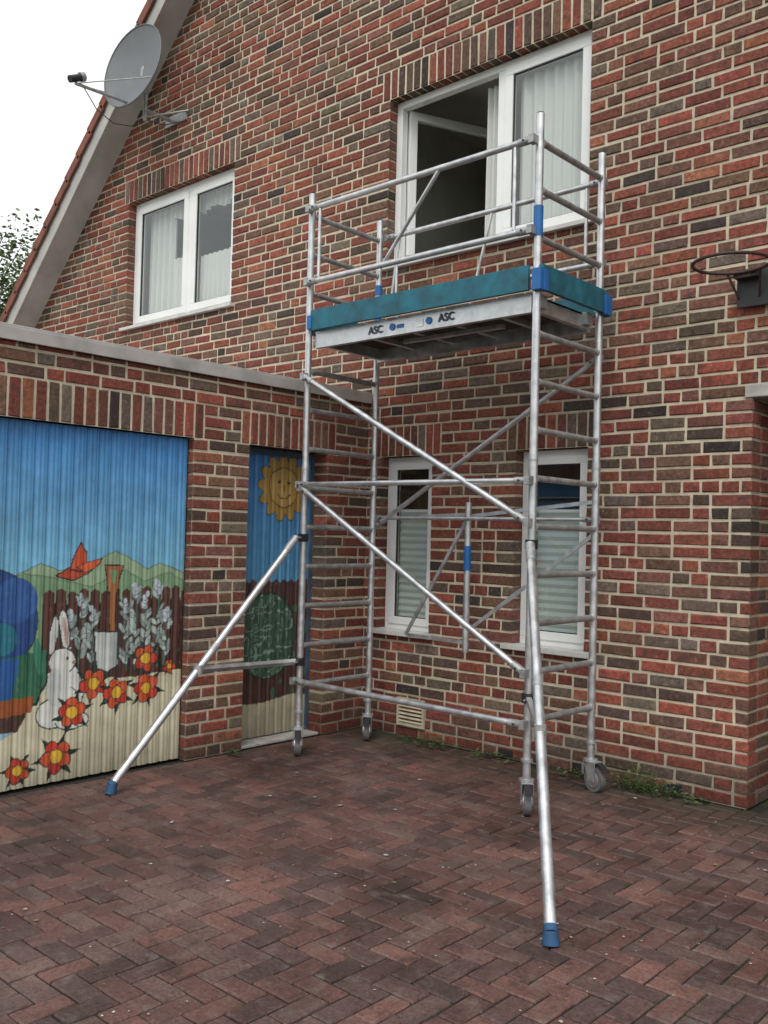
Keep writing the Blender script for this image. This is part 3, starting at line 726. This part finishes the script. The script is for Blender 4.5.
B=MB();B.add([(-5.9,-2.7,-.010),(3.4,-2.7,-.010),(3.4,7.7,-.010),(-5.9,7.7,-.010)],[(0,1,2,3)]);B.obj('paving_bed',[M_JOINT])
m,nt,P,N,L=mat('grass_ground');co=coord(N)
L.new(ramp(N,L,noise(N,L,.5,6,co),[(.3,(.03,.05,.015)),(.7,(.07,.09,.03))]),P.inputs['Base Color']);P.inputs['Roughness'].default_value=1
B=MB();B.add([(-600,-600,-.03),(600,-600,-.03),(600,600,-.03),(-600,600,-.03)],[(0,1,2,3)]);B.obj('ground',[m])
B=MB()
for i in range(900):
    x=random.uniform(-5.2,1);y=random.uniform(.5,5.6);s=random.uniform(.002,.006)*(2.4 if random.random()<.10 else 1);a=random.random()*6
    c=random.choice([(.35,.33,.28),(.5,.48,.42),(.2,.15,.08),(.12,.13,.05)])
    V=[(x+s*math.cos(a+t)*(1 if t%3 else 1.6),y+s*math.sin(a+t),.0045+random.uniform(0,.002)) for t in(0,1.3,2.6,3.9,5.1)]
    B.add(V,[(0,1,2,3,4)],0,c)
mm,nt,P,N,L=mat('litter');at=N.new('ShaderNodeAttribute');at.attribute_name='Col';L.new(at.outputs[0],P.inputs['Base Color']);P.inputs['Roughness'].default_value=.9
B.obj('leaf_litter',[mm])
def weed(x,y,rad,n,h,name='weed_plant'):
    B=MB()
    for i in range(n):
        a=random.random()*6.28;rr=rad*random.random()**.7;px,py=x+rr*math.cos(a),y+rr*math.sin(a)*.4
        hh=h*random.uniform(.3,1)*(1-.5*rr/rad);l=random.uniform(.02,.045);b=random.random()*6.28
        k=random.uniform(.5,1.5);col=(k,k*1.05,k*.9)
        base=Vector((px,min(py,YW-.03),0));tip=base+Vector((math.cos(b)*hh*.5,-abs(math.sin(b))*hh*.4,hh))
        B.tube(base,tip,.0015,0,4,False,.001,False,col)
        for t in(.45,.7,1):
            p=base.lerp(tip,t);b2=random.random()*6.28;D=Vector((math.cos(b2),math.sin(b2),random.uniform(-.2,.5))).normalized();Sd=D.cross(Vector((0,0,1))).normalized()
            B.add([p,p+D*l*.5+Sd*l*.28,p+D*l,p+D*l*.5-Sd*l*.28],[(0,1,2,3)],0,col)
    B.obj(name,[M_LEAF])
weed(-2.78,5.60,.20,80,.23);weed(-2.55,5.66,.3,30,.06);weed(-4.55,5.60,.30,45,.10);weed(-4.0,5.64,.3,26,.06);weed(-3.3,5.64,.25,24,.07);weed(-5.26,4.3,.05,8,.05)
# ---------------------------------------------------------------- trees
def tree_mesh(name,H,R,nl,seed):
    rd=random.Random(seed);B=MB();tips=[]
    B.tube((0,0,0),(.1,.05,H*.45),.22,0,10,True,.14)
    for i in range(14):
        a=rd.random()*6.28;z0=H*rd.uniform(.25,.5);p=Vector((.06,.03,z0))
        q=Vector((math.cos(a)*R*rd.uniform(.4,.85),math.sin(a)*R*rd.uniform(.4,.85),H*rd.uniform(.5,.97)))
        B.tube(p,q,.08,0,6,True,.02);tips.append(q)
        for k in range(4):
            q2=p.lerp(q,rd.uniform(.5,1))+Vector((rd.uniform(-1,1),rd.uniform(-1,1),rd.uniform(-.3,1)))*R*.3
            B.tube(p.lerp(q,.6),q2,.03,0,5,True,.008);tips.append(q2)
    for i in range(nl):
        t=rd.choice(tips);p=t+Vector((rd.gauss(0,1),rd.gauss(0,1),rd.gauss(0,.8)))*R*.15
        s=rd.uniform(.05,.11);d=Vector((rd.gauss(0,1),rd.gauss(0,1),rd.gauss(0,.6))).normalized();u=d.orthogonal().normalized();k=rd.uniform(.6,1.8)*(.7+.5*(p.z/H))
        B.add([p-d*s,p+u*s*.5,p+d*s,p-u*s*.5],[(0,1,2,3)],1,(k,k,k*.9))
    return B.obj(name,[M_BARK,M_LEAF])
t1=tree_mesh('tree',10.6,3.2,16000,3);t1.location=(-28.0,12.6,0)
for i,(x,y,s) in enumerate(((-33,9,1.0),(-9,-17,.9),(-1,-20,1.0),(-16,-15,.8),(8,-18,.9))):  # trees behind the camera are unseen, added for reflections in the window glass
    o2=bpy.data.objects.new('tree',t1.data);S.collection.objects.link(o2);o2.location=(x,y,0);o2.scale=(s,s,s);o2.rotation_euler=(0,0,i*1.3)

# ---------------------------------------------------------------- light
Wd=bpy.data.worlds.new('World');S.world=Wd;Wd.use_nodes=True;N=Wd.node_tree.nodes;L=Wd.node_tree.links
bg=N['Background'];sky=N.new('ShaderNodeTexSky');sky.sky_type='NISHITA';sky.sun_disc=False
EL,AZ=math.radians(52),math.radians(150)
sky.sun_elevation=EL;sky.sun_rotation=AZ;sky.air_density=1.5;sky.dust_density=4;sky.ozone_density=1
hs_=N.new('ShaderNodeHueSaturation');hs_.inputs['Saturation'].default_value=.12;hs_.inputs['Value'].default_value=1.0
L.new(sky.outputs[0],hs_.inputs['Color']);
mx=N.new('ShaderNodeMix');mx.data_type='RGBA';mx.inputs[0].default_value=.68;mx.inputs[7].default_value=(9.7,9.95,10.1,1)
L.new(hs_.outputs[0],mx.inputs[6]);L.new(mx.outputs[2],bg.inputs[0]);bg.inputs[1].default_value=.15
sl=bpy.data.lights.new('sun','SUN');sl.energy=1.4;sl.angle=math.radians(25);sl.color=(1,.965,.91)
so=bpy.data.objects.new('sun',sl);S.collection.objects.link(so)
sd_=Vector((math.sin(AZ)*math.cos(EL),math.cos(AZ)*math.cos(EL),math.sin(EL)))
so.rotation_euler=(-sd_).to_track_quat('-Z','Y').to_euler()

# ---------------------------------------------------------------- camera
h,pt,ro,f=math.radians(42.146),math.radians(1.4504),math.radians(1.4535),932.645
Fv=Vector((-math.sin(h)*math.cos(pt),math.cos(h)*math.cos(pt),math.sin(pt)));R0=Vector((math.cos(h),math.sin(h),0));U0=R0.cross(Fv)
Rv=R0*math.cos(ro)+U0*math.sin(ro);Uv=U0*math.cos(ro)-R0*math.sin(ro)
cd=bpy.data.cameras.new('camera');cd.sensor_fit='VERTICAL';cd.sensor_height=36;cd.lens=f*36/1024;cd.clip_end=2000
co_=bpy.data.objects.new('camera',cd);S.collection.objects.link(co_)
Mx=Matrix((Rv,Uv,-Fv)).transposed().to_4x4();Mx.translation=(0,0,1.6);co_.matrix_world=Mx
S.camera=co_
S.view_settings.view_transform='Standard';S.view_settings.look='None';S.view_settings.exposure=0
